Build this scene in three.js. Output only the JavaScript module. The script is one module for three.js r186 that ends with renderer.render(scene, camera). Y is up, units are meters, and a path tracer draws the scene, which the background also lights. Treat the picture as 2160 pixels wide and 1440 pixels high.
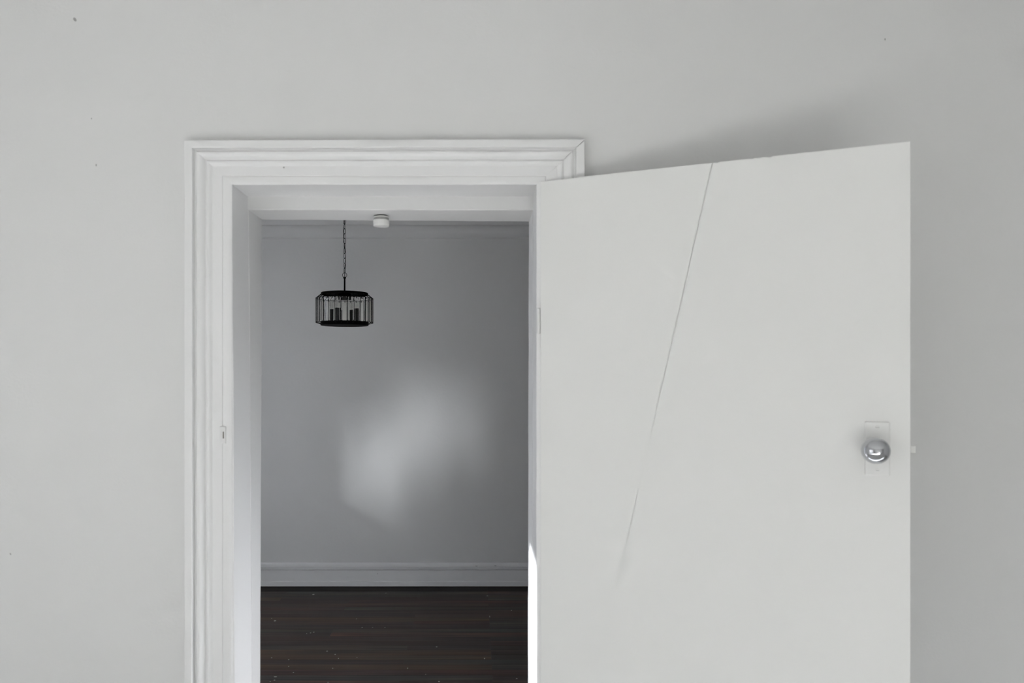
import * as THREE from 'three';
import { mergeGeometries, toCreasedNormals } from 'three/addons/utils/BufferGeometryUtils.js';
import { RoundedBoxGeometry } from 'three/addons/geometries/RoundedBoxGeometry.js';
import { ImprovedNoise } from 'three/addons/math/ImprovedNoise.js';
import { RectAreaLightUniformsLib } from 'three/addons/lights/RectAreaLightUniformsLib.js';

// ---------------------------------------------------------------- camera, sky, sun, exposure
const scene = new THREE.Scene();
const F = 1520, PX = 1004, PY = 777, EYE = 1.5;            // focal length and principal point of the 2160 x 1440 frame
const camera = new THREE.PerspectiveCamera(2 * Math.atan(720 / F) * 180 / Math.PI, 1.5, 0.05, 80);
camera.position.set(0, EYE, 0);
camera.setViewOffset(2160, 1440, 1080 - PX, 720 - PY, 2160, 1440);   // a level, shifted lens
camera.focus = 4.3;
camera.userData.fStop = 4.4;

scene.background = new THREE.Color().setRGB(0.86, 0.92, 1.07);       // pale open sky
scene.backgroundIntensity = 1.0;

const sunTravel = new THREE.Vector3(1.0, -0.5, 0.60).normalize();
const sun = new THREE.DirectionalLight(new THREE.Color().setRGB(1.0, 0.975, 0.96), 12);
sun.position.copy(sunTravel).multiplyScalar(-14).add(new THREE.Vector3(0, 1, -1.5));
sun.target.position.set(0, 1, -1.5);
sun.castShadow = true;
sun.shadow.radius = 3;
sun.shadow.mapSize.set(4096, 4096);
Object.assign(sun.shadow.camera, { left: -9, right: 9, top: 9, bottom: -9, near: 1, far: 40 });
scene.add(sun, sun.target);
RectAreaLightUniformsLib.init();

const renderer = new THREE.WebGLRenderer({ antialias: true });
renderer.toneMapping = THREE.LinearToneMapping;
renderer.toneMappingExposure = 7.45;
renderer.shadowMap.enabled = true;
renderer.shadowMap.type = THREE.PCFSoftShadowMap;

// ---------------------------------------------------------------- helpers
let seed = 20240611;
const rnd = () => { seed = (seed + 0x6D2B79F5) | 0; let t = Math.imul(seed ^ (seed >>> 15), 1 | seed); t = (t + Math.imul(t ^ (t >>> 7), 61 | t)) ^ t; return ((t ^ (t >>> 14)) >>> 0) / 4294967296; };
const perlin = new ImprovedNoise();
const noise = (x, y, z = 0) => perlin.noise(x + 71.3, y + 19.7, z + 5.1);
const wx = (px, d) => (px - PX) * d / F;
const wy = (py, d) => EYE + (PY - py) * d / F;
const V = (x, y, z) => new THREE.Vector3(x, y, z);
const lerp = THREE.MathUtils.lerp;

function mesh(name, geometry, material, parent = scene) {
  const m = new THREE.Mesh(geometry, material);
  m.name = name; m.castShadow = true; m.receiveShadow = true;
  parent.add(m);
  return m;
}
function group(name, parent = scene) { const g = new THREE.Group(); g.name = name; parent.add(g); return g; }
function tag(o, label, category, kind, grp) {
  o.userData.label = label;
  if (category) o.userData.category = category;
  if (kind) o.userData.kind = kind;
  if (grp) o.userData.group = grp;
  return o;
}
function box(x0, x1, y0, y1, z0, z1) {
  const g = new THREE.BoxGeometry(Math.abs(x1 - x0), Math.abs(y1 - y0), Math.abs(z1 - z0));
  g.translate((x0 + x1) / 2, (y0 + y1) / 2, (z0 + z1) / 2);
  return metric(g);
}
// uv in metres from position and the main axis of the normal
function metric(g0) {
  const g = g0.index ? g0.toNonIndexed() : g0;
  const p = g.attributes.position, uv = new Float32Array(p.count * 2);
  const a = V(), b = V(), c = V(), n = V();
  for (let i = 0; i < p.count; i += 3) {
    a.fromBufferAttribute(p, i); b.fromBufferAttribute(p, i + 1); c.fromBufferAttribute(p, i + 2);
    n.copy(b).sub(a).cross(c.clone().sub(a));
    const ax = Math.abs(n.x), ay = Math.abs(n.y), az = Math.abs(n.z);
    [a, b, c].forEach((v, k) => {
      const j = (i + k) * 2;
      if (ax >= ay && ax >= az) { uv[j] = v.z; uv[j + 1] = v.y; }
      else if (ay >= az) { uv[j] = v.x; uv[j + 1] = v.z; }
      else { uv[j] = v.x; uv[j + 1] = v.y; }
    });
  }
  g.setAttribute('uv', new THREE.BufferAttribute(uv, 2));
  return g;
}
// closed loft through sections (arrays of Vector3, same count), capped at both ends with the triangulation of a flat profile
function loft(sections, profile2d, crease = 0.5) {
  const n = sections[0].length, pos = [];
  const push = (...v) => v.forEach((q) => pos.push(q.x, q.y, q.z));
  for (let i = 0; i + 1 < sections.length; i++) {
    const A = sections[i], B = sections[i + 1];
    for (let j = 0; j < n; j++) { const k = (j + 1) % n; push(A[j], A[k], B[k]); push(A[j], B[k], B[j]); }
  }
  const caps = THREE.ShapeUtils.triangulateShape(profile2d.map(([x, y]) => new THREE.Vector2(x, y)), []);
  const S = sections[0], E = sections[sections.length - 1];
  for (const [a, b, c] of caps) { push(S[c], S[b], S[a]); push(E[a], E[b], E[c]); }
  const g = new THREE.BufferGeometry();
  g.setAttribute('position', new THREE.Float32BufferAttribute(pos, 3));
  // turn inside out when the volume is negative
  let vol = 0;
  for (let i = 0; i < pos.length; i += 9) {
    vol += pos[i] * (pos[i + 4] * pos[i + 8] - pos[i + 5] * pos[i + 7]) - pos[i + 1] * (pos[i + 3] * pos[i + 8] - pos[i + 5] * pos[i + 6]) + pos[i + 2] * (pos[i + 3] * pos[i + 7] - pos[i + 4] * pos[i + 6]);
  }
  if (vol < 0) for (let i = 0; i < pos.length; i += 9) for (let k = 0; k < 3; k++) { const t = g.attributes.position.array; const s = t[i + 3 + k]; t[i + 3 + k] = t[i + 6 + k]; t[i + 6 + k] = s; }
  g.computeVertexNormals();
  const out = crease > 0 ? toCreasedNormals(g, crease) : g;
  return metric(out);
}

// ---------------------------------------------------------------- textures (grain, stipple, wear only)
function dataTexture(w, h, fn, srgb) {
  const d = new Uint8Array(w * h * 4);
  for (let y = 0; y < h; y++) for (let x = 0; x < w; x++) {
    const c = fn(x / w, y / h), i = (y * w + x) * 4;
    for (let k = 0; k < 3; k++) d[i + k] = Math.max(0, Math.min(255, Math.round(c[k] * 255)));
    d[i + 3] = 255;
  }
  const t = new THREE.DataTexture(d, w, h, THREE.RGBAFormat);
  t.wrapS = t.wrapT = THREE.RepeatWrapping;
  t.magFilter = THREE.LinearFilter; t.minFilter = THREE.LinearMipmapLinearFilter; t.generateMipmaps = true;
  if (srgb) t.colorSpace = THREE.SRGBColorSpace;
  t.needsUpdate = true;
  return t;
}
// tileable fractal noise on a torus of period 1
function tile(u, v, fu, fv, z = 0) {
  const a = noise(u * fu, v * fv, z), b = noise((u - 1) * fu, v * fv, z), c = noise(u * fu, (v - 1) * fv, z), d = noise((u - 1) * fu, (v - 1) * fv, z);
  return lerp(lerp(a, b, u), lerp(c, d, u), v);
}
const rollerBump = dataTexture(512, 512, (u, v) => {
  const s = 0.5 + 0.22 * tile(u, v, 60, 60, 1) + 0.18 * tile(u, v, 120, 120, 2) + 0.25 * tile(u, v, 9, 9, 3);
  return [s, s, s];
});
rollerBump.repeat.set(1.6, 1.6);
const brushBump = dataTexture(512, 512, (u, v) => {
  const s = 0.5 + 0.3 * tile(u, v, 14, 10, 4) + 0.2 * tile(u, v, 60, 50, 5) + 0.2 * tile(u, v, 5, 4, 6);
  return [s, s, s];
});
brushBump.repeat.set(3.1, 3.1);
const plasterBump = dataTexture(512, 512, (u, v) => {
  const s = 0.5 + 0.3 * tile(u, v, 6, 6, 7) + 0.22 * tile(u, v, 18, 18, 8) + 0.12 * tile(u, v, 70, 70, 9);
  return [s, s, s];
});
plasterBump.repeat.set(0.8, 0.8);
function woodMaps(tint, k) {
  const streak = (u, v) => {
    const w = 0.03 * tile(u, v, 4, 3, 20 + k);
    return 0.5 * tile(u, v + w, 3, 26, 21 + k) + 0.35 * tile(u, v + w, 7, 60, 22 + k) + 0.5 * tile(u, v, 3, 4, 23 + k);
  };
  const map = dataTexture(512, 128, (u, v) => {
    const s = streak(u, v), m = 1 + 1.0 * s, hue = tile(u, v, 3, 3, 30 + k);
    return [tint[0] * m * (1 + 0.22 * hue), tint[1] * m, tint[2] * m * (1 - 0.12 * hue)].map((c) => c / 255);
  }, true);
  const bump = dataTexture(512, 128, (u, v) => { const s = 0.5 + 0.5 * streak(u, v); return [s, s, s]; });
  return { map, bump };
}

// ---------------------------------------------------------------- materials
const lin = (r, g, b) => new THREE.Color().setRGB(r, g, b);
const M = {
  wallPaint: new THREE.MeshStandardMaterial({ color: lin(0.74, 0.74, 0.735), roughness: 0.72, bumpMap: rollerBump, bumpScale: 0.0006 }),
  ceilingPaint: new THREE.MeshStandardMaterial({ color: lin(0.80, 0.80, 0.79), roughness: 0.85 }),
  trimPaint: new THREE.MeshStandardMaterial({ color: lin(0.80, 0.80, 0.80), roughness: 0.38, bumpMap: brushBump, bumpScale: 0.0006 }),
  doorPaint: new THREE.MeshStandardMaterial({ color: lin(0.80, 0.80, 0.785), roughness: 0.45, bumpMap: brushBump, bumpScale: 0.0003 }),
  farPaint: new THREE.MeshStandardMaterial({ color: lin(0.74, 0.74, 0.735), roughness: 0.65, bumpMap: plasterBump, bumpScale: 0.003 }),
  farTrim: new THREE.MeshStandardMaterial({ color: lin(0.80, 0.80, 0.80), roughness: 0.42, bumpMap: brushBump, bumpScale: 0.0006 }),
  blackMetal: new THREE.MeshPhysicalMaterial({ color: lin(0.004, 0.004, 0.004), roughness: 0.7, specularIntensity: 0.12 }),
  candle: new THREE.MeshPhysicalMaterial({ color: lin(0.006, 0.006, 0.006), roughness: 0.7, specularIntensity: 0.15 }),
  crystal: new THREE.MeshPhysicalMaterial({ color: lin(0.93, 0.93, 0.90), roughness: 0.02, transmission: 1, thickness: 0.01, ior: 1.5 }),
  bulb: new THREE.MeshPhysicalMaterial({ color: lin(0.97, 0.97, 0.97), roughness: 0.02, transmission: 1, thickness: 0, ior: 1.45 }),
  chrome: new THREE.MeshStandardMaterial({ color: lin(0.50, 0.51, 0.53), roughness: 0.07, metalness: 1 }),
  brassDark: new THREE.MeshStandardMaterial({ color: lin(0.16, 0.15, 0.13), roughness: 0.45, metalness: 0.6 }),
  whitePlastic: new THREE.MeshStandardMaterial({ color: lin(0.74, 0.74, 0.72), roughness: 0.4 }),
  greyPlastic: new THREE.MeshStandardMaterial({ color: lin(0.34, 0.34, 0.34), roughness: 0.55 }),
  ribPlastic: new THREE.MeshStandardMaterial({ color: lin(0.46, 0.46, 0.45), roughness: 0.5 }),
  dark: new THREE.MeshStandardMaterial({ color: lin(0.02, 0.02, 0.018), roughness: 0.9 }),
  scuff: new THREE.MeshStandardMaterial({ color: lin(0.40, 0.40, 0.39), roughness: 0.9 }),
  spatter: new THREE.MeshStandardMaterial({ color: lin(0.50, 0.49, 0.46), roughness: 0.6 }),
  glass: new THREE.MeshPhysicalMaterial({ color: lin(0.97, 0.98, 0.98), roughness: 0.0, transmission: 1, thickness: 0, ior: 1.5 }),
  sunDimGlass: new THREE.MeshPhysicalMaterial({ color: lin(0.745, 0.765, 0.79), roughness: 0.0, transmission: 1, thickness: 0, ior: 1.5 }),  // tint added to weaken the sun that falls on the right jamb
  subfloor: new THREE.MeshStandardMaterial({ color: lin(0.012, 0.010, 0.009), roughness: 0.95 }),
  nearFloor: new THREE.MeshStandardMaterial({ color: lin(0.68, 0.68, 0.67), roughness: 0.6 }),
  paving: new THREE.MeshStandardMaterial({ color: lin(0.13, 0.13, 0.125), roughness: 0.95 }),
  outside: new THREE.MeshStandardMaterial({ color: lin(0.30, 0.29, 0.28), roughness: 0.9 }),
};
M.trimPaint.bumpMap.anisotropy = 4;
const tints = [[72, 57, 50], [62, 50, 44], [76, 58, 51], [60, 55, 48], [70, 52, 47], [66, 60, 54], [78, 61, 47]];
const woods = tints.map((t, k) => { const { map, bump } = woodMaps(t, k * 7); return new THREE.MeshStandardMaterial({ map, bumpMap: bump, bumpScale: 0.0006, roughness: 0.58 }); });
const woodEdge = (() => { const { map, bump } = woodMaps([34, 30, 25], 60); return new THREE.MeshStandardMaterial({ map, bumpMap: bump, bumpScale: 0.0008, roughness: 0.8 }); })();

// ---------------------------------------------------------------- the two rooms: main measures (depth d is -z)
const D0 = 1.949, DW = 1.963, DM = 2.087, DB = 2.230;      // casing face, wall face, middle of the reveal, far face of the wall
const xL = wx(489, D0), xR = wx(1132, D0), yH = wy(389, D0), yDrop = wy(442.5, DM);
const LEFT = -2.2, RIGHT = 3.3, BACK = 2.6, CEIL = 2.75;   // near room
const FRIGHT = 1.85, DF = 4.977, FCEIL = 2.60;             // far room
const T = 0.25;

// front wall with the doorway cut out
{
  const s = new THREE.Shape();
  s.moveTo(LEFT, 0); s.lineTo(xL - 0.03, 0); s.lineTo(xL - 0.03, yH + 0.03); s.lineTo(xR + 0.03, yH + 0.03); s.lineTo(xR + 0.03, 0); s.lineTo(RIGHT, 0); s.lineTo(RIGHT, CEIL); s.lineTo(LEFT, CEIL); s.closePath();
  const g = new THREE.ExtrudeGeometry(s, { depth: DB - DW, bevelEnabled: false });
  g.translate(0, 0, -DB);
  const w = tag(mesh('wall_front', metric(g), M.wallPaint), 'white painted wall around the doorway', 'wall', 'structure');
  const marks = [[158, 41, 4.2, 0.6], [203, 348, 2.2, 0], [193, 250, 1.6, 0], [1867, 83, 2.2, 0], [22, 1168, 2.0, 0.5]];
  for (const [px, py, r, tilt] of marks) {
    const gg = new THREE.SphereGeometry(1, 10, 6); gg.scale(r * 0.0009, r * 0.0015, 0.0006); gg.rotateZ(tilt);
    const m = mesh('scuff_mark', gg, M.scuff, w); m.position.set(wx(px, DW), wy(py, DW), -DW);
  }
}
function sideWall(name, label, x0, x1, z0, z1, top, holes, mat) {   // wall in the y-z plane with window openings
  const s = new THREE.Shape();
  s.moveTo(z0, 0); s.lineTo(z1, 0); s.lineTo(z1, top); s.lineTo(z0, top); s.closePath();
  for (const [a, b, y0, y1] of holes) { const h = new THREE.Path(); h.moveTo(a, y0); h.lineTo(a, y1); h.lineTo(b, y1); h.lineTo(b, y0); h.closePath(); s.holes.push(h); }
  const g = new THREE.ExtrudeGeometry(s, { depth: x1 - x0, bevelEnabled: false });
  g.rotateY(-Math.PI / 2);                                  // shape x -> z, extrusion -> -x
  g.translate(x1, 0, 0);
  return tag(mesh(name, metric(g), mat), label, 'wall', 'structure');
}
// window openings [z0, z1, sill, head]
const WN = [-0.6, 0.95, 0.15, 1.80];
const WF = [-3.73, -3.05, 0.30, 2.24];
sideWall('wall_left', 'white side wall of the near room with a window', LEFT - T, LEFT, -DB + 0.0, BACK, CEIL, [WN], M.wallPaint);
sideWall('wall_right', 'white side wall behind the open door', RIGHT, RIGHT + T, -DB, BACK, CEIL, [], M.wallPaint);
tag(mesh('wall_back', box(LEFT - T, RIGHT + T, 0, CEIL, BACK, BACK + T), M.wallPaint), 'white wall opposite the doorway', 'wall', 'structure');
tag(mesh('floor', box(LEFT - T, RIGHT + T, -0.12, 0, -DW + 0.01, BACK + T), M.nearFloor), 'pale floor of the near room', 'floor', 'structure');
tag(mesh('ceiling', box(LEFT - T, RIGHT + T, CEIL, CEIL + 0.15, -DB, BACK + T), M.ceilingPaint), 'white ceiling of the near room', 'ceiling', 'structure');
sideWall('wall_far_left', 'white side wall of the far room with the window', LEFT - T, LEFT, -DF - T, -DB, FCEIL, [WF], M.farPaint);
sideWall('wall_far_right', 'white side wall of the far room without window', FRIGHT, FRIGHT + T, -DF - T, -DB, FCEIL, [], M.farPaint);
const wallFar = tag(mesh('wall_far', box(LEFT, FRIGHT, 0, FCEIL, -DF - T, -DF), M.farPaint), 'white far wall seen through the doorway behind the pendant lamp', 'wall', 'structure');
tag(mesh('ceiling_far', box(LEFT - T, RIGHT + T, FCEIL, FCEIL + 0.15, -DF - T, -DB), M.ceilingPaint), 'ceiling of the far room above the pendant lamp', 'ceiling', 'structure');

// ---------------------------------------------------------------- windows (out of the frame, they light both rooms)
function sashWindow(name, label, [z0, z1, y0, y1], glass = M.glass) {
  const g = group(name); tag(g, label, 'window', 'structure');
  const xm = LEFT - 0.05, f = 0.05, d = 0.08;
  const ym = (y0 + y1) / 2;
  mesh('frame_stile', box(xm - d / 2, xm + d / 2, y0, y1, z0, z0 + f), M.trimPaint, g);
  mesh('frame_stile', box(xm - d / 2, xm + d / 2, y0, y1, z1 - f, z1), M.trimPaint, g);
  mesh('frame_head', box(xm - d / 2, xm + d / 2, y1 - f, y1, z0 + f, z1 - f), M.trimPaint, g);
  mesh('frame_sill', box(LEFT - 0.09, LEFT + 0.025, y0 - 0.03, y0, z0 - 0.04, z1 + 0.04), M.trimPaint, g);
  mesh('meeting_rail', box(xm - 0.03, xm + 0.03, ym - 0.022, ym + 0.022, z0 + f, z1 - f), M.trimPaint, g);
  mesh('pane', box(xm + 0.01, xm + 0.014, y0, ym - 0.022, z0 + f, z1 - f), glass, g);
  mesh('pane', box(xm - 0.014, xm - 0.01, ym + 0.022, y1 - f, z0 + f, z1 - f), glass, g);
  return g;
}
sashWindow('window_1', 'white sash window lighting the near room', WN);
sashWindow('window_2', 'white sash window with a tint added to dim the sun, lighting the far room', WF, M.sunDimGlass);
tag(mesh('ground', box(-40, 40, -0.65, -0.45, -40, 40), M.paving), 'pale paved yard outside the windows', 'ground', 'structure');

// added unseen wall: blocks low sky, and spotlights on it throw the wall glow
const glowSpots = [[wx(795, DF), wy(998, DF), 1.0, 0.036], [wx(852, DF), wy(942, DF), 0.75, 0.034], [wx(920, DF), wy(885, DF), 0.8, 0.038]];
{
  const through = V(LEFT - 0.1, 1.68, -3.40), mid = V(wx(850, DF), wy(940, DF), -DF);
  const dir = mid.clone().sub(through).normalize();
  const far = through.clone().addScaledVector(dir, -5);
  const addedWall = group('wall_added_outside'); tag(addedWall, 'added unseen wall outside that blocks low sky, with panes behind the glow spotlights', 'wall', 'structure');
  addedWall.position.copy(far); addedWall.rotation.y = Math.atan2(dir.x, dir.z);
  mesh('wall_body', box(-6, 7, -far.y - 0.45, 1.1, -0.45, -0.15), M.outside, addedWall);
  glowSpots.forEach(([gx, gy, k, ang], i) => {
    const c = V((i - 1) * 0.3, (1 - i) * 0.3, 0);
    mesh('pane', box(c.x - 0.15, c.x + 0.15, c.y - 0.15, c.y + 0.15, -0.15, -0.10), M.glass, addedWall);  // added pane as a fitting only, it gives no light itself
    const s = new THREE.SpotLight(lin(1.0, 0.98, 0.93), 30 * k, 0, ang, 1, 2);  // added spotlight standing in for sun reflected from outside
    s.position.copy(far).add(c.clone().applyAxisAngle(V(0, 1, 0), addedWall.rotation.y)).addScaledVector(dir, 0.05);
    s.target.position.set(gx, gy, -DF);
    s.castShadow = true; s.shadow.radius = 14;
    s.name = 'added_glow_spot';
    scene.add(s, s.target);
  });
}

// ---------------------------------------------------------------- door casing (mitred, built-up moulding)
const casing = tag(group('trim_1'), 'white moulded timber casing around the doorway, thickly painted', 'door casing', 'structure');
{
  const prof = [[0, 0], [0, 0.033], [0.008, 0.034], [0.165, 0.034], [0.178, 0.0325], [0.186, 0.025], [0.200, 0.0225], [0.222, 0.0225], [0.232, 0.0245], [0.25, 0.028], [0.28, 0.0295], [0.32, 0.0288], [0.36, 0.026], [0.395, 0.0215], [0.412, 0.0185], [0.425, 0.0175], [0.442, 0.0185], [0.462, 0.0208], [0.49, 0.0212], [0.52, 0.0195], [0.55, 0.0160], [0.568, 0.0142], [0.59, 0.014], [0.785, 0.0142], [0.795, 0.0126], [0.808, 0.0126], [0.818, 0.0136], [0.90, 0.0142], [0.985, 0.0140], [1, 0.0128], [1, 0]];
  const oL = wx(388.5, D0 - 0.02), oT = wy(295.5, D0 - 0.02), oR = wx(1233.5, D0 - 0.02);
  const X = (s) => lerp(oL, xL, s), XR = (s) => lerp(oR, xR, s), Y = (s) => lerp(oT, yH, s);
  const wob = (a, s, k) => s > 0.98 || s < 0.001 ? 0.0008 * noise(a * 3, k) : 0.0007 * noise(a * 5, s * 6, k) + 0.0004 * noise(a * 23, s * 14, k);
  const N = 110;
  const side = (fx, k) => {
    const sec = [];
    for (let i = 0; i <= N; i++) sec.push(prof.map(([s, h]) => { const y = Y(s) * i / N; return V(fx(s) + wob(y, s, k) * 0.8, y, -(DW - h) + (h > 0 ? wob(y, s, k + 3) : -0.002)); }));
    return loft(sec, prof.map(([s, h]) => [s, h * 8]), 0.6);
  };
  mesh('casing_board', side(X, 1), M.trimPaint, casing);
  mesh('casing_board', side(XR, 2), M.trimPaint, casing);
  const sec = [];
  for (let i = 0; i <= 60; i++) sec.push(prof.map(([s, h]) => { const x = lerp(X(s), XR(s), i / 60); return V(x, Y(s) + wob(x, s, 9) * 0.8 + 0.0025 * (i / 60 - 0.1) * (1 - s), -(DW - h) + (h > 0 ? wob(x, s, 12) : -0.002)); }));
  mesh('casing_board', loft(sec, prof.map(([s, h]) => [s, h * 8]), 0.6), M.trimPaint, casing);
  // old nail hole in the head board
  const nh = new THREE.CylinderGeometry(0.0022, 0.0018, 0.002, 10); nh.rotateX(Math.PI / 2);
  mesh('nail_hole', nh, M.scuff, casing).position.set(wx(599, D0), wy(353.5, D0), -(D0 - 0.0012));
}
// jamb linings: front half painted timber, far half plastered in the far room's paint
const jamb = tag(group('trim_2'), 'painted jambs and head lining of the doorway', 'door jamb', 'structure');
{
  const yb = 0.62;                                           // height at which the lower measures were taken
  const at = (top, low, y) => top + (low - top) * (yH - y) / (yH - yb);
  const jambPiece = (sgn, x, d0, d1, e0, e1, mat, k, round) => {
    const back = sgn < 0 ? xL - 0.035 : xR + 0.035, sec = [], R = 80;
    for (let i = 0; i <= R; i++) {
      const y = (yH + 0.02) * i / R;
      const w = (q) => 0.0011 * noise(y * 4, q, k) + 0.0005 * noise(y * 17, q, k);
      const a = at(e0[0], e0[1], y) + w(1), b = at(e1[0], e1[1], y) + w(2), c = round ? 0.004 : 0.0008;
      sec.push([V(back, y, -d0), V(a, y, -d0), V(lerp(a, b, 0.5) + w(3) * 0.6, y, -lerp(d0, d1, 0.5)), V(b, y, -d1 + c), V(b - sgn * -c * 0.8, y, -d1), V(back, y, -d1)]);
    }
    return mesh('jamb', loft(sec, sec[0].map((v) => [v.x * 4, v.z]), 0.4), mat, jamb);
  };
  const fL = [wx(489, D0), wx(494, D0)], mL = [wx(523.5, DM), wx(531.5, DM)], bL = [wx(553.5, DB), wx(549.7, DB)];
  const fR = [wx(1132.5, D0), wx(1131.5, D0)], mR = [wx(1124.5, DM), wx(1123, DM)], bR = [wx(1115.8, DB), wx(1113, DB)];
  jambPiece(-1, 0, D0 + 0.004, DM, fL, mL, M.trimPaint, 1, false);
  jambPiece(-1, 0, DM, DB, mL.map((v) => v + 0.0012), bL, M.farPaint, 2, true);
  jambPiece(1, 0, D0 + 0.004, DM, fR, mR, M.trimPaint, 3, false);
  jambPiece(1, 0, DM, DB, mR.map((v) => v - 0.0006), bR, M.farPaint, 4, true);
  // head lining and the lower plastered lintel behind it
  const headSec = [], R = 40;
  for (let i = 0; i <= R; i++) {
    const x = lerp(xL - 0.03, xR + 0.03, i / R), w = 0.0008 * noise(x * 5, 8);
    headSec.push([V(x, yH + 0.035, -D0 - 0.004), V(x, yH + w, -D0 - 0.004), V(x, yH + w * 0.7, -DM - 0.01), V(x, yH + 0.035, -DM - 0.01)]);
  }
  mesh('head_lining', loft(headSec, [[0, 1], [0, 0], [1, 0], [1, 1]], 0.4), M.trimPaint, jamb);
  const linSec = [];
  for (let i = 0; i <= R; i++) {
    const t = i / R, x = lerp(xL - 0.03, xR + 0.03, t), w = 0.0005 * noise(x * 6, 15);
    const y0 = yDrop - 0.0018 * t + w, y1 = yDrop + 0.0012 - 0.0065 * t + w;
    linSec.push([V(x, yH + 0.032, -DM + 0.003), V(x, y0 + 0.002, -DM + 0.003), V(x, y0, -DM + 0.001), V(x, y1, -DB + 0.003), V(x, y1 + 0.003, -DB), V(x, yH + 0.032, -DB)]);
  }
  mesh('lintel', loft(linSec, [[0, 1], [0, 0.05], [0.05, 0], [0.95, 0], [1, 0.05], [1, 1]], 0.4), M.farPaint, jamb);
  // latch keeper on the casing edge, painted over
  const k = mesh('latch_keeper', new RoundedBoxGeometry(0.016, 0.046, 0.006, 2, 0.0015), M.trimPaint, jamb);
  k.position.set(wx(470.5, D0), wy(917, D0), -D0 + 0.001);
  mesh('latch_slot', box(-0.0016, 0.0016, -0.0092, 0.0092, 0, 0.0006), M.brassDark, k).position.set(wx(472.3, D0) - k.position.x, 0.0, 0.0029);
  // painted hinge knuckle on the door side
  for (const py of [677, 1900]) {
    const hk = new THREE.CylinderGeometry(0.0045, 0.0045, 0.062, 14);
    const h = mesh('hinge_knuckle', hk, M.trimPaint, jamb); h.position.set(wx(1133, D0) + 0.003, wy(py, D0) > 0.2 ? wy(py, D0) : 0.28, -D0 + 0.003);
    for (const s of [-1, 1]) mesh('hinge_tip', new THREE.SphereGeometry(0.0048, 10, 8), M.trimPaint, h).position.y = s * 0.031;
  }
}

// ---------------------------------------------------------------- the open door
{
  const dh = 1.945, yTop = wy(382, dh), df = (yTop - EYE) * F / (PY - 297.5);
  const hx = wx(1140, dh), fx = wx(1921, df), W = Math.hypot(fx - hx, dh - df), th = Math.atan2(dh - df, fx - hx);
  const door = tag(group('door_1'), 'plain white flush door standing open, with a chrome ball knob', 'door', 'structure');
  door.position.set(hx, 0, -dh); door.rotation.y = -th;
  const s = new THREE.Shape(), y0 = 0.012;
  s.moveTo(0, y0); s.lineTo(W, y0); s.lineTo(W, yTop);
  const chips = [[0.575, 0.0022], [0.552, 0.0008], [0.536, 0.0012], [0.455, 0.0018], [0.44, 0.0006]];
  let prev = W;
  for (const [t, dpt] of chips) { s.lineTo(t + 0.006, yTop + 0.0003); s.lineTo(t, yTop - dpt); s.lineTo(t - 0.007, yTop - dpt * 0.4); s.lineTo(t - 0.011, yTop); prev = t; }
  s.lineTo(0.12, yTop + 0.0004); s.lineTo(0.075, yTop - 0.0015); s.lineTo(0, yTop - 0.001); s.closePath();
  const b = 0.0014, g = new THREE.ExtrudeGeometry(s, { depth: 0.038 - 2 * b, bevelEnabled: true, bevelSize: b, bevelOffset: -b, bevelThickness: b, bevelSegments: 2 });
  g.translate(0, 0, -0.038 + b);
  mesh('door_leaf', metric(g), M.doorPaint, door);
  // painted back plate with two screws, chrome knob, latch bolt
  const t = 0.798, ky = 1.319;
  const plate = mesh('back_plate', new RoundedBoxGeometry(0.050, 0.122, 0.011, 3, 0.0030), M.doorPaint, door);
  plate.position.set(t, ky, 0);
  for (const sy of [-1, 1]) {
    const sc = new THREE.CylinderGeometry(0.0042, 0.0046, 0.0016, 16); sc.rotateX(Math.PI / 2);
    const m = mesh('screw', sc, M.doorPaint, plate); m.position.set(0, sy * 0.0485, 0.0054);
    mesh('screw_slot', box(-0.0034, 0.0034, -0.0006, 0.0006, 0, 0.0003), M.ribPlastic, m).position.z = 0.0007;
  }
  const kp = [];
  const R = 0.0292, zc = 0.047;
  kp.push([0.0001, 0.005], [0.0165, 0.005], [0.0172, 0.007], [0.0160, 0.010], [0.0110, 0.0125], [0.0105, 0.019]);
  for (let i = 0; i <= 26; i++) { const a = lerp(-Math.PI / 2 + 0.42, Math.PI / 2, i / 26); kp.push([Math.max(0.00005, R * Math.cos(a)), zc + R * 0.92 * Math.sin(a)]); }
  const kg = new THREE.LatheGeometry(kp.map(([r, z]) => new THREE.Vector2(r, z)), 56); kg.rotateX(Math.PI / 2);
  const knob = mesh('door_knob', kg, M.chrome, door); knob.position.set(t - 0.0075, ky, 0);
  knob.userData.label = 'polished chrome ball knob';
  // latch bolt: a wedge that sticks out of the leaf edge
  const ls = new THREE.Shape(); ls.moveTo(0, -0.007); ls.lineTo(0.012, -0.007); ls.lineTo(0.0125, -0.005); ls.lineTo(0.004, 0.007); ls.lineTo(0, 0.007); ls.closePath();
  const lg = new THREE.ExtrudeGeometry(ls, { depth: 0.014, bevelEnabled: true, bevelSize: 0.0006, bevelThickness: 0.0006, bevelSegments: 1 }); lg.rotateX(-Math.PI / 2); 
  mesh('latch_bolt', lg, M.whitePlastic, door).position.set(W - 0.001, ky - 0.007, -0.019);
}

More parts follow.
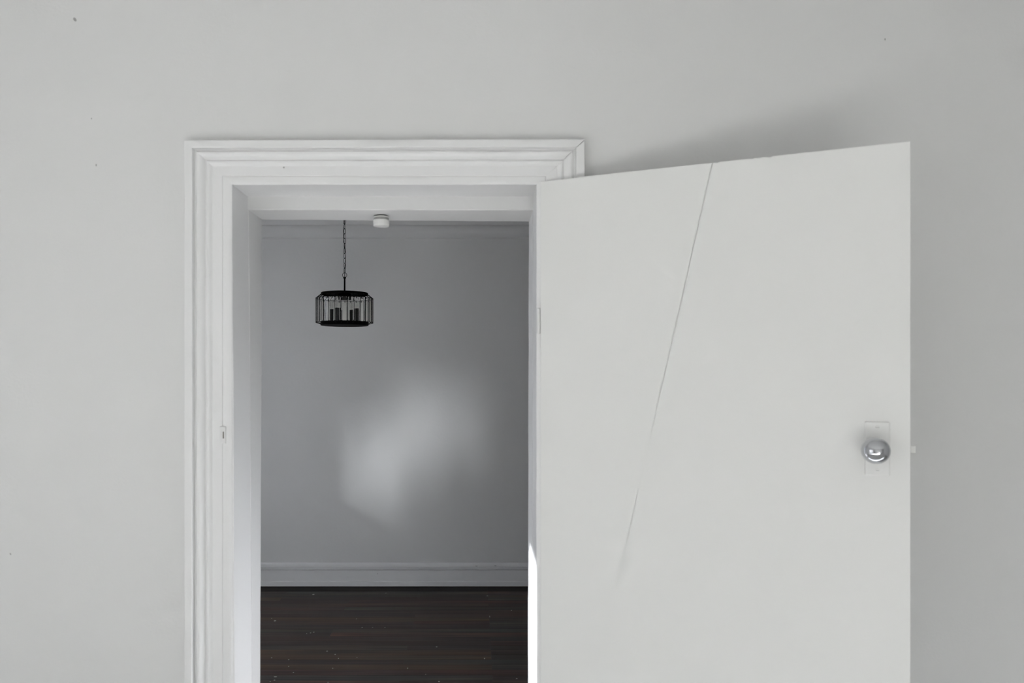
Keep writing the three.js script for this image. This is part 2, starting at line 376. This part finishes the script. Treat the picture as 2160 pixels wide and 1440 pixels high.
// ---------------------------------------------------------------- far room floor boards, one mesh each
const floorFar = tag(mesh('floor_far', box(LEFT - T, FRIGHT + T, -0.12, -0.019, -DF - T, -DW + 0.01), M.subfloor), 'dark stained narrow board floor of the far room', 'floor', 'structure');
{
  const pitch = 0.063, w = 0.0624, h = 0.02, x0 = -2.17, unit = 0.45;
  const geos = {};
  const plank = (n, k) => geos[n + '_' + k] ??= (() => {
    const L = n * unit - 0.0003, c = 0.0005;
    const pr = [[-w / 2, -h], [-w / 2, -c], [-w / 2 + c, 0], [w / 2 - c, 0], [w / 2, -c], [w / 2, -h]];
    const sec = [V(0, 0, 0), V(L, 0, 0)].map((o) => pr.map(([z, y]) => V(o.x, y, z)));
    const g = loft(sec, pr, 0);
    const p = g.attributes.position, uv = g.attributes.uv, off = k * 0.29;
    for (let i = 0; i < p.count; i++) uv.setXY(i, p.getX(i) / 2.0 + off, (p.getZ(i) + w / 2) / w * 0.24 + off * 1.7);
    return g;
  })();
  const splits = [[5, 4], [4, 5], [2, 5, 2], [3, 4, 2], [5, 2, 2], [3, 6], [2, 3, 4], [6, 3], [1, 4, 4], [4, 1, 4]];
  let last = -1;
  const dStart = 3.465 - pitch * 21;                         // row joints measured in the photograph
  for (let r = 0; dStart + r * pitch < DF - 0.02; r++) {
    const d = dStart + (r + 0.5) * pitch;
    if (d < DW + 0.02) continue;
    let q = Math.floor(rnd() * splits.length); if (q === last) q = (q + 3) % splits.length; last = q;
    let n = 0;
    for (const k of splits[q]) {
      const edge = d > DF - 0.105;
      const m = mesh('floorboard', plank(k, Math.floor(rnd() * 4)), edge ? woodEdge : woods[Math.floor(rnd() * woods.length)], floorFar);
      m.position.set(x0 + n * unit, (rnd() - 0.5) * 0.0009, -d);
      n += k;
    }
  }
  // old paint drops on the boards
  const drops = [[580, 1309, 5, 2], [573, 1304, 2, 1], [655, 1334.5, 3, 1.6], [662, 1333, 2.5, 1.4], [647, 1336, 2, 1], [1022, 1388.5, 2.6, 2.4], [860, 1409, 2.2, 2], [926, 1437, 4, 1.8], [921, 1364, 3.5, 1.2], [1028, 1256.5, 4, 1], [1033, 1300, 1.4, 4], [1079, 1287, 2.4, 1.4], [573, 1387, 3, 1.2], [609, 1391, 2.6, 1.4], [609, 1405, 2.2, 1.4], [707, 1380, 3, 1.3], [714, 1388.5, 2, 1.2], [690, 1373, 4, 1], [702, 1409, 2.4, 1.4], [581, 1427, 7, 1.5], [619, 1418, 3, 1.2], [764, 1323, 4, 0.7], [786, 1323, 3, 0.6], [812, 1323, 3, 0.6], [753, 1386, 2, 1], [814, 1250.5, 2.4, 1.0], [661, 1253.5, 5, 1.6], [898, 1422, 2, 1], [570, 1437, 3, 1], [579, 1434, 4, 1.4], [1090, 1431, 4, 1.1], [752, 1305, 2, 0.9], [692, 1439, 3, 1.2]];
  const parts = drops.map(([px, py, a, c]) => {
    const d = EYE * F / (py - PY), g = new THREE.SphereGeometry(1, 8, 5);
    g.scale(a * d / F / 2, 0.0012, c * d * d / F / EYE / 2); g.translate(wx(px, d), 0.0004, -d);
    return g;
  });
  const m = mesh('paint_spatter', mergeGeometries(parts), M.spatter, floorFar); m.userData.kind = 'stuff'; m.userData.label = 'dried specks of pale paint';
}

// ---------------------------------------------------------------- far skirting and cornice
{
  const ds = 4.957, sk = tag(group('baseboard_far'), 'tall moulded white skirting board along the far wall', 'skirting board', 'structure');
  const run = (name, pr, mat, k) => {
    const sec = [];
    for (let i = 0; i <= 60; i++) { const x = lerp(LEFT, FRIGHT, i / 60); sec.push(pr.map(([y, h]) => V(x, y + (y > 0.01 ? 0.0009 * noise(x * 4, y * 9, k) : 0), -DF + h + (h > 0 ? 0.0006 * noise(x * 7, y * 30, k) : -0.002)))); }
    return mesh(name, loft(sec, pr, 0.5), mat, sk);
  };
  run('shoe_moulding', [[0.002, 0], [0.002, 0.020], [0.032, 0.020], [0.0355, 0.018], [0.038, 0.0135], [0.038, 0]], M.farTrim, 1);
  run('skirting_face', [[0.036, 0], [0.036, 0.0125], [0.1115, 0.0125], [0.1125, 0.0095], [0.1125, 0]], M.farTrim, 2);
  run('skirting_cap', [[0.114, 0], [0.114, 0.0135], [0.116, 0.0145], [0.133, 0.0145], [0.1345, 0.010], [0.1375, 0.010], [0.1385, 0.0130], [0.147, 0.0115], [0.155, 0.0075], [0.160, 0.0035], [0.160, 0]], M.farTrim, 3);
  const pt = mesh('filled_patch', new RoundedBoxGeometry(0.039, 0.037, 0.003, 2, 0.001), M.farTrim, sk);
  pt.position.set(wx(967, ds), wy(1212, ds), -DF + 0.0126); pt.userData.label = 'painted-over patch of an old socket';
  for (const [px, py] of [[796, 1210], [1045, 1193.5], [1005, 1194]]) { const h = new THREE.SphereGeometry(1, 8, 6); h.scale(py < 1200 ? 0.008 : 0.0015, py < 1200 ? 0.0018 : 0.005, 0.001); mesh('nail_hole', h, M.scuff, sk).position.set(wx(px, ds), wy(py, ds), -DF + 0.0135); }
  // coved cornice
  const yc = wy(504, DF), yl = wy(478, DF), pr = [[yc, 0], [yc + 0.001, 0.0015], [yc + 0.008, 0.009]];
  for (let i = 0; i <= 10; i++) { const a = i / 10 * Math.PI / 2; pr.push([yc + 0.010 + (yl - yc - 0.012) * Math.sin(a) * 1.0, 0.012 + 0.055 * (1 - Math.cos(a))]); }
  pr.push([yl - 0.001, 0.074], [yl + 0.006, 0.078], [yl + 0.018, 0.084], [FCEIL, 0.135], [FCEIL, 0]);
  const sec = [V(LEFT, 0, 0), V(FRIGHT, 0, 0)].map((o) => pr.map(([y, h]) => V(o.x, y, -DF + h)));
  tag(mesh('trim_3', loft(sec, pr, 0.4), M.farPaint), 'coved plaster cornice along the top of the far wall', 'cornice', 'structure');
}

// ---------------------------------------------------------------- round alarm under the door head
{
  const d = 2.158, x = wx(804, d), yTop = yDrop - 0.0036, r = 0.0236;
  const a = tag(group('smoke_alarm'), 'small round white smoke alarm fixed under the door head', 'smoke alarm');
  a.position.set(x, yTop, -d);
  const ring = (pts) => new THREE.LatheGeometry(pts.map(([q, y]) => new THREE.Vector2(q, y)), 48);
  mesh('contact_shade_disc', ring([[0.0001, 0], [r * 0.80, 0], [r * 0.82, -0.0025], [0.0001, -0.0025]]), M.dark, a);  // black disc: contact shade below the soffit, put in as colour
  mesh('vent_core', ring([[0.0001, -0.0025], [r * 0.88, -0.0025], [r * 0.88, -0.0125], [0.0001, -0.0125]]), M.greyPlastic, a);
  mesh('rim', ring([[r * 0.85, -0.0015], [r * 0.95, -0.0015], [r * 0.97, -0.003], [r * 0.97, -0.005], [r * 0.85, -0.005]]), M.whitePlastic, a);
  for (let i = 0; i < 36; i++) { const q = i / 36 * Math.PI * 2, m = mesh('vent_rib', box(-0.0008, 0.0008, -0.0125, -0.0045, -0.0012, 0.0012), M.ribPlastic, a); m.position.set(Math.cos(q) * r * 0.92, 0, Math.sin(q) * r * 0.92); m.rotation.y = -q; }
  mesh('cover', ring([[0.0001, -0.0120], [r * 0.99, -0.0120], [r * 1.02, -0.0132], [r * 1.02, -0.0255], [r * 0.99, -0.0285], [r * 0.93, -0.0300], [r * 0.5, -0.0312], [0.0001, -0.0314]]), M.whitePlastic, a);
  mesh('test_button', ring([[0.0001, -0.0311], [r * 0.3, -0.0309], [r * 0.3, -0.0318], [0.0001, -0.0320]]), M.whitePlastic, a).position.set(0.008, 0, 0.004);
}

// ---------------------------------------------------------------- pendant lamp
{
  const d = 4.0, k = d / F, x = wx(727, d);
  const Y = (py) => EYE + (PY - py) * k;
  const p = tag(group('pendant_lamp'), 'black metal drum pendant lamp with clear crystal prisms, hanging on a chain', 'lamp');
  p.position.set(x, 0, -d);
  const Rt = 48.5 * k, Ro = 59.5 * k, Rb = 50 * k;
  const yT = Y(619), yo = Y(629.5), yo2 = Y(680.5), yB = Y(686.5);
  const N = 28, B = M.blackMetal;
  const ring = (pts, seg = N * 2) => new THREE.LatheGeometry(pts.map(([q, y]) => new THREE.Vector2(q, y)), seg);
  const torus = (R, r, y) => { const g = new THREE.TorusGeometry(R, r, 8, N * 3); g.rotateX(Math.PI / 2); g.translate(0, y, 0); return g; };
  // top band and plate
  mesh('top_band', ring([[Rt - 0.003, yT + 0.004], [Rt, yT + 0.004], [Rt + 0.001, yT + 0.002], [Rt + 0.002, yT - 0.008], [Rt - 0.003, yT - 0.008], [Rt - 0.003, yT + 0.004]]), B, p);
  mesh('top_plate', ring([[0.0001, yT + 0.004], [Rt - 0.001, yT + 0.004], [Rt - 0.001, yT + 0.001], [0.0001, yT + 0.001], [0.0001, yT + 0.004]]), B, p);
  mesh('upper_hoop', torus(Ro, 0.0017, yo), B, p);
  mesh('lower_hoop', torus(Ro, 0.0017, yo2), B, p);
  mesh('bottom_plate', ring([[0.0001, yB], [Rb - 0.002, yB], [Rb, yB + 0.002], [Rb, yB + 0.022], [Rb - 0.003, yB + 0.022], [Rb - 0.003, yB + 0.003], [0.0001, yB + 0.003], [0.0001, yB]]), B, p);
  const bar = (a, b, r) => { const c = new THREE.LineCurve3(a, b); return new THREE.TubeGeometry(c, 1, r, 6, false); };
  const wire = mergeGeometries([bar(V(Rt, yT - 0.004, 0), V(Ro, yo, 0), 0.0014), bar(V(Ro, yo, 0), V(Ro, yo2, 0), 0.0014), bar(V(Ro, yo2, 0), V(Rb, yB + 0.008, 0), 0.0014)]);
  // crystal bar: facetted section, chamfered front, with slanted ends at top and bottom
  const half = Math.PI / N, wI = Ro * Math.sin(half) * 0.88;
  const sect = [[-wI, 0], [-wI, 0.0012], [-wI * 0.72, 0.0030], [wI * 0.72, 0.0030], [wI, 0.0012], [wI, 0]];
  const cr = Ro * Math.cos(half) - 0.004;
  const secs = [[yo2 + 0.003, 0.80], [yo2 + 0.008, 1], [yo - 0.008, 1], [yo - 0.003, 0.80]].map(([y, sc]) => sect.map(([u, h]) => V(u * sc, y, h * sc)));
  const crystal = loft(secs, sect, 0);
  for (let i = 0; i < N; i++) {
    const a = (i + 0.25) / N * Math.PI * 2;
    mesh('cage_wire', wire, B, p).rotation.y = a;
    const c = mesh('crystal', crystal, M.crystal, p); c.rotation.y = a + half; c.position.set(Math.sin(a + half) * cr, 0, Math.cos(a + half) * cr);
    // small black clip that holds each bar
    const cl = mesh('clip', box(-0.0022, 0.0022, yo - 0.010, yo + 0.0015, -0.0016, 0.0016), B, p); cl.rotation.y = a + half; cl.position.set(Math.sin(a + half) * (Ro - 0.010), 0, Math.cos(a + half) * (Ro - 0.010));
  }
  // lamp holders with candle sleeves and clear bulbs on a ring
  mesh('hub', ring([[0.0001, yT], [0.034, yT], [0.036, yT - 0.005], [0.036, yT - 0.034], [0.030, yT - 0.034], [0.0001, yT - 0.034]], 32), B, p);
  for (let i = 0; i < 4; i++) {
    const a = (i / 4 - 20 / 360) * Math.PI * 2, R = 0.078, cx = Math.sin(a) * R, cz = Math.cos(a) * R, y0 = yB + 0.003, y1 = Y(651.5);
    const cs = mesh('candle_sleeve', ring([[0.0001, y0], [0.017, y0], [0.018, y0 + 0.005], [0.0115, y0 + 0.008], [0.0115, y1], [0.009, y1 + 0.001], [0.0001, y1 + 0.001]], 24), M.candle, p);
    cs.position.set(cx, 0, cz);
    const bp = [[0.0065, y1 + 0.001], [0.0085, y1 + 0.006], [0.0155, y1 + 0.022], [0.0165, y1 + 0.032], [0.0125, y1 + 0.048], [0.005, y1 + 0.058], [0.0003, y1 + 0.061]];
    mesh('bulb', ring(bp, 24), M.bulb, cs);
    const fil = []; for (let j = 0; j <= 60; j++) fil.push(V(Math.cos(j * 0.75) * 0.004, y1 + 0.010 + j / 60 * 0.034, Math.sin(j * 0.75) * 0.004));
    mesh('filament', new THREE.TubeGeometry(new THREE.CatmullRomCurve3(fil), 120, 0.0006, 5), M.greyPlastic, cs);
  }
  // stem, loop, chain, cord and ceiling canopy
  const yl = Y(580);
  mesh('stem', ring([[0.0001, yT], [0.012, yT + 0.001], [0.012, yT + 0.006], [0.0046, yT + 0.008], [0.0046, Y(588)], [0.0068, Y(587.5)], [0.0068, Y(585.8)], [0.0085, Y(585.4)], [0.0085, Y(584.4)], [0.0001, Y(584)]], 24), B, p);
  mesh('loop', new THREE.TorusGeometry(0.0123, 0.0014, 8, 36).translate(0, yl, 0), B, p);
  const link = (() => {
    const pts = [], a = 0.0066, b = 0.0148;
    for (let i = 0; i < 28; i++) { const q = i / 28 * Math.PI * 2, c = Math.cos(q), s = Math.sin(q); pts.push(V(a * Math.sign(c) * Math.pow(Math.abs(c), 0.75), b * Math.sign(s) * Math.pow(Math.abs(s), 0.8), 0)); }
    return new THREE.TubeGeometry(new THREE.CatmullRomCurve3(pts, true), 44, 0.0013, 6, true);
  })();
  const y00 = yl + 0.0123 + 0.0130, pitch = 0.0272, yC = FCEIL;
  let i = 0;
  for (let y = y00; y < yC - 0.045; y += pitch, i++) {
    const m = mesh('chain_link', link, B, p); m.position.set(0.0006 * Math.sin(i * 1.3), y, 0);
    m.rotation.y = (i % 2 ? 0.95 : -0.62) + i * 0.045;
  }
  const cp = []; for (let j = 0; j <= 40; j++) { const y = lerp(Y(590), yC - 0.02, j / 40), q = (y - yl) / (yC - yl); const amp = 0.0048 * Math.min(1, Math.max(0, (y - yl - 0.03) * 18)); cp.push(V(amp * Math.sin(q * 11.5 + 0.4), y, amp * Math.cos(q * 11.5 + 0.4))); }
  mesh('cord', new THREE.TubeGeometry(new THREE.CatmullRomCurve3(cp), 120, 0.0018, 8), B, p);
  mesh('ceiling_canopy', ring([[0.0001, yC], [0.055, yC], [0.055, yC - 0.006], [0.045, yC - 0.018], [0.010, yC - 0.026], [0.006, yC - 0.034], [0.0001, yC - 0.034]], 40), B, p);
}

renderer.render(scene, camera);
